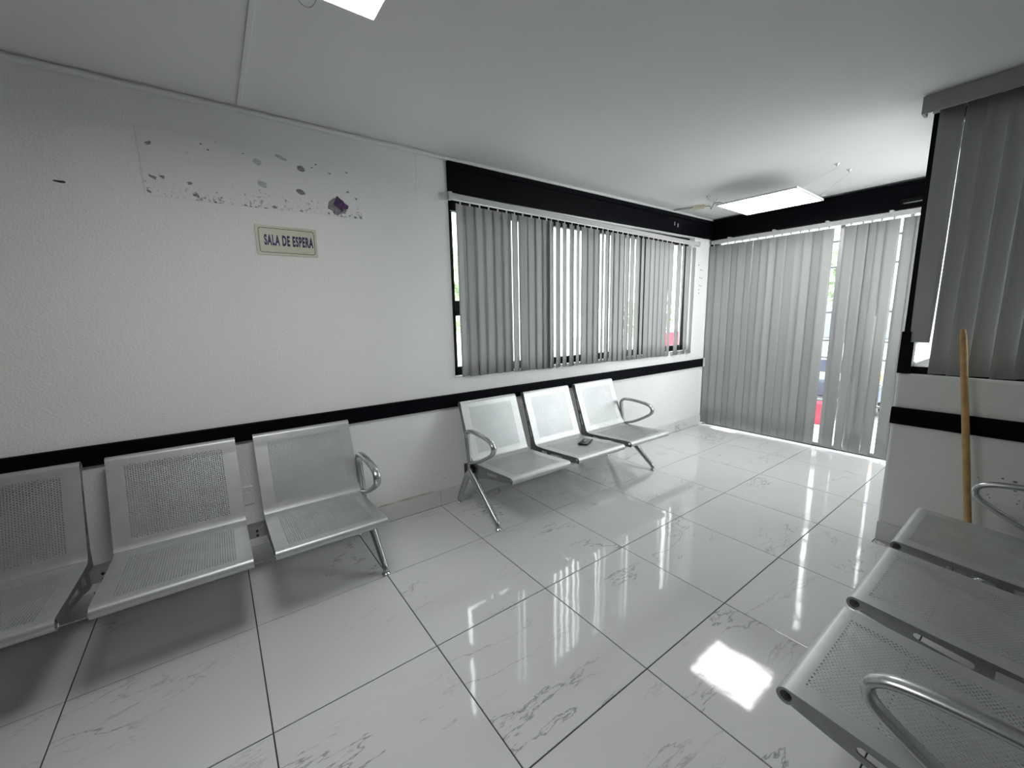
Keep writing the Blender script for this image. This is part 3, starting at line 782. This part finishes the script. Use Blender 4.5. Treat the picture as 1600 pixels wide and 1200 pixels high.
# ------------------------------------------------------------------ outside
g = MB(); g.box(XB+T, 30, -14, 16, -.12, -.04); g.box(-8, XB+T, YW+T, 16, -.12, -.04); g.box(XC+.16, XB+T, -14, YC-.12, -.12, -.04); g.box(XL, XC+.16, -14, YR-T, -.12, -.04)
struct(g.build('ground', 'concrete'), 'bright pavement outside')
def building(label, loc, rz, W, H, D, m, cols, rows):
    b = thing('building', label, 'building', loc, rz, 'houses across the street')
    MB().box(-W/2, W/2, 0, D, -.04, H).build('wall', m, b)
    MB().box(-W/2-.15, W/2+.15, -.2, D+.15, H, H+.25).build('roof', 'concrete', b)
    for i in range(cols):
        for j in range(rows):
            x = -W/2+W*(i+.5)/cols; z = 1.0+j*2.9
            wn = MB(); wn.box(x-.62, x+.62, -.06, .02, z-.06, z+1.36); o = wn.build('window', 'white_plastic', b)
            MB().box(x-.55, x+.55, -.07, -.055, z, z+1.3).build('pane', 'facade_window', o)
    return b
building('pale house seen through the gaps of the long blind', (4.0, 10.5, 0), 0, 16, 6.2, 5, 'facade', 6, 2)
building('pale house seen through the gaps of the door blind', (16.5, 0.5, 0), R(-90), 15, 6.2, 5, 'facade', 6, 2)
def tree(name, label, loc, h, rad, m, trunk=True, n=1500, sq=1.0):
    t = thing(name, label, 'tree' if trunk else 'shrub', loc, random.random()*6)
    if trunk: MB().tube([(0, 0, -.04), (.04, .02, h*.35), (0, .03, h*.7)], [.10, .08, .04], 10).build('trunk', 'bark', t)
    else: MB().tube([(0, 0, -.04), (.02, 0, h*.5)], [.03, .015], 8).build('stem', 'bark', t)
    fo = MB(); vs = []; fs = []
    for _ in range(n):
        d = Vector((random.gauss(0, 1), random.gauss(0, 1), random.gauss(0, 1))).normalized()*rad*random.uniform(.45, 1)
        c = Vector((d.x, d.y, h+d.z*sq)); a = Vector((random.gauss(0, 1), random.gauss(0, 1), random.gauss(0, 1))).normalized(); b = a.orthogonal().normalized()
        L_ = rad*random.uniform(.09, .16); o = len(vs)
        vs += [c-a*L_, c+b*L_*.45, c+a*L_, c-b*L_*.45]; fs.append((o, o+1, o+2, o+3))
    o = fo.add(vs, fs).build('foliage', m, t); o['kind'] = 'stuff'
    return t
tree('tree', 'leafy green street tree outside the long window', (3.7, 5.6, 0), 1.9, 1.0, 'leaf_pale')
tree('tree', 'leafy green street tree outside the door', (11.8, 1.15, 0), 2.1, .75, 'leaf_pale')
tree('shrub', 'pale green shrub behind the red wall outside', (9.8, 5.0, 0), 1.25, .70, 'leaf_pale', False, 900)
tag(MB().box(8.2, 11.2, 4.0, 4.16, -.04, .88, bev=.01).build('low_wall', 'red_paint'), 'low red wall outside beside the shrub', 'wall')
tag(MB().box(5.92, 6.06, -.42, .50, -.04, .235, bev=.02).build('wheel_stop', 'red_paint'), 'red concrete block on the pavement outside the door', 'block')
# parked car, nose towards the door
car = thing('car', 'white car parked nose first outside the door', 'car', (8.4, .02, -.04), 0)
side = [(-2.1, .34), (-2.12, .62), (-2.02, .84), (-1.15, .98), (-.45, 1.42), (1.05, 1.46), (1.75, 1.02), (2.08, .96), (2.12, .40), (2.0, .28), (-1.95, .28)]
N = len(side); cb = MB()
for s in (0,):
    vs = [(x, -.82 if z < 1.1 else -.66, z) for x, z in side]+[(x, .82 if z < 1.1 else .66, z) for x, z in side]
    cb.add(vs, [tuple(range(N)), tuple(range(2*N-1, N-1, -1))]+[(k, (k+1) % N, N+(k+1) % N, N+k) for k in range(N)])
cb.build('body', 'car_white', car)
ws = MB(); ws.add([(-1.13, -.66, 1.0), (-1.13, .66, 1.0), (-.50, .58, 1.405), (-.50, -.58, 1.405), (-1.15, -.66, 1.01), (-1.15, .66, 1.01), (-.52, .58, 1.42), (-.52, -.58, 1.42)], [(0,1,2,3),(4,5,6,7),(0,1,5,4),(1,2,6,5),(2,3,7,6),(3,0,4,7)]); ws.build('windscreen', 'car_glass', car)
for s in (-1, 1):
    MB().box(-.35, .95, s*.755-.03, s*.755+.03, 1.04, 1.34, bev=.01).build('side_window', 'car_glass', car)
    MB().box(-2.16, -2.06, s*.62-.15, s*.62+.15, .66, .80, bev=.02).build('headlight', 'white_plastic', car)
    MB().box(-2.165, -2.08, s*.72-.07, s*.72+.07, .57, .65, bev=.01).build('indicator', 'amber', car)
    for x in (-1.3, 1.35):
        wl = MB().lathe([(.32, -.09), (.33, -.05), (.33, .05), (.32, .09)], 20, (x, s*.76, .33), 'y').build('wheel', 'tyre', car)
        MB().lathe([(.19, -.095), (.19, .095)], 16, (x, s*.76, .33), 'y').build('rim', 'chrome', wl)
MB().box(-2.2, -2.04, -.80, .80, .30, .52, bev=.03).build('bumper', 'car_dark', car)
MB().box(-2.15, -2.08, -.42, .42, .62, .78, bev=.01).build('grille', 'car_dark', car)
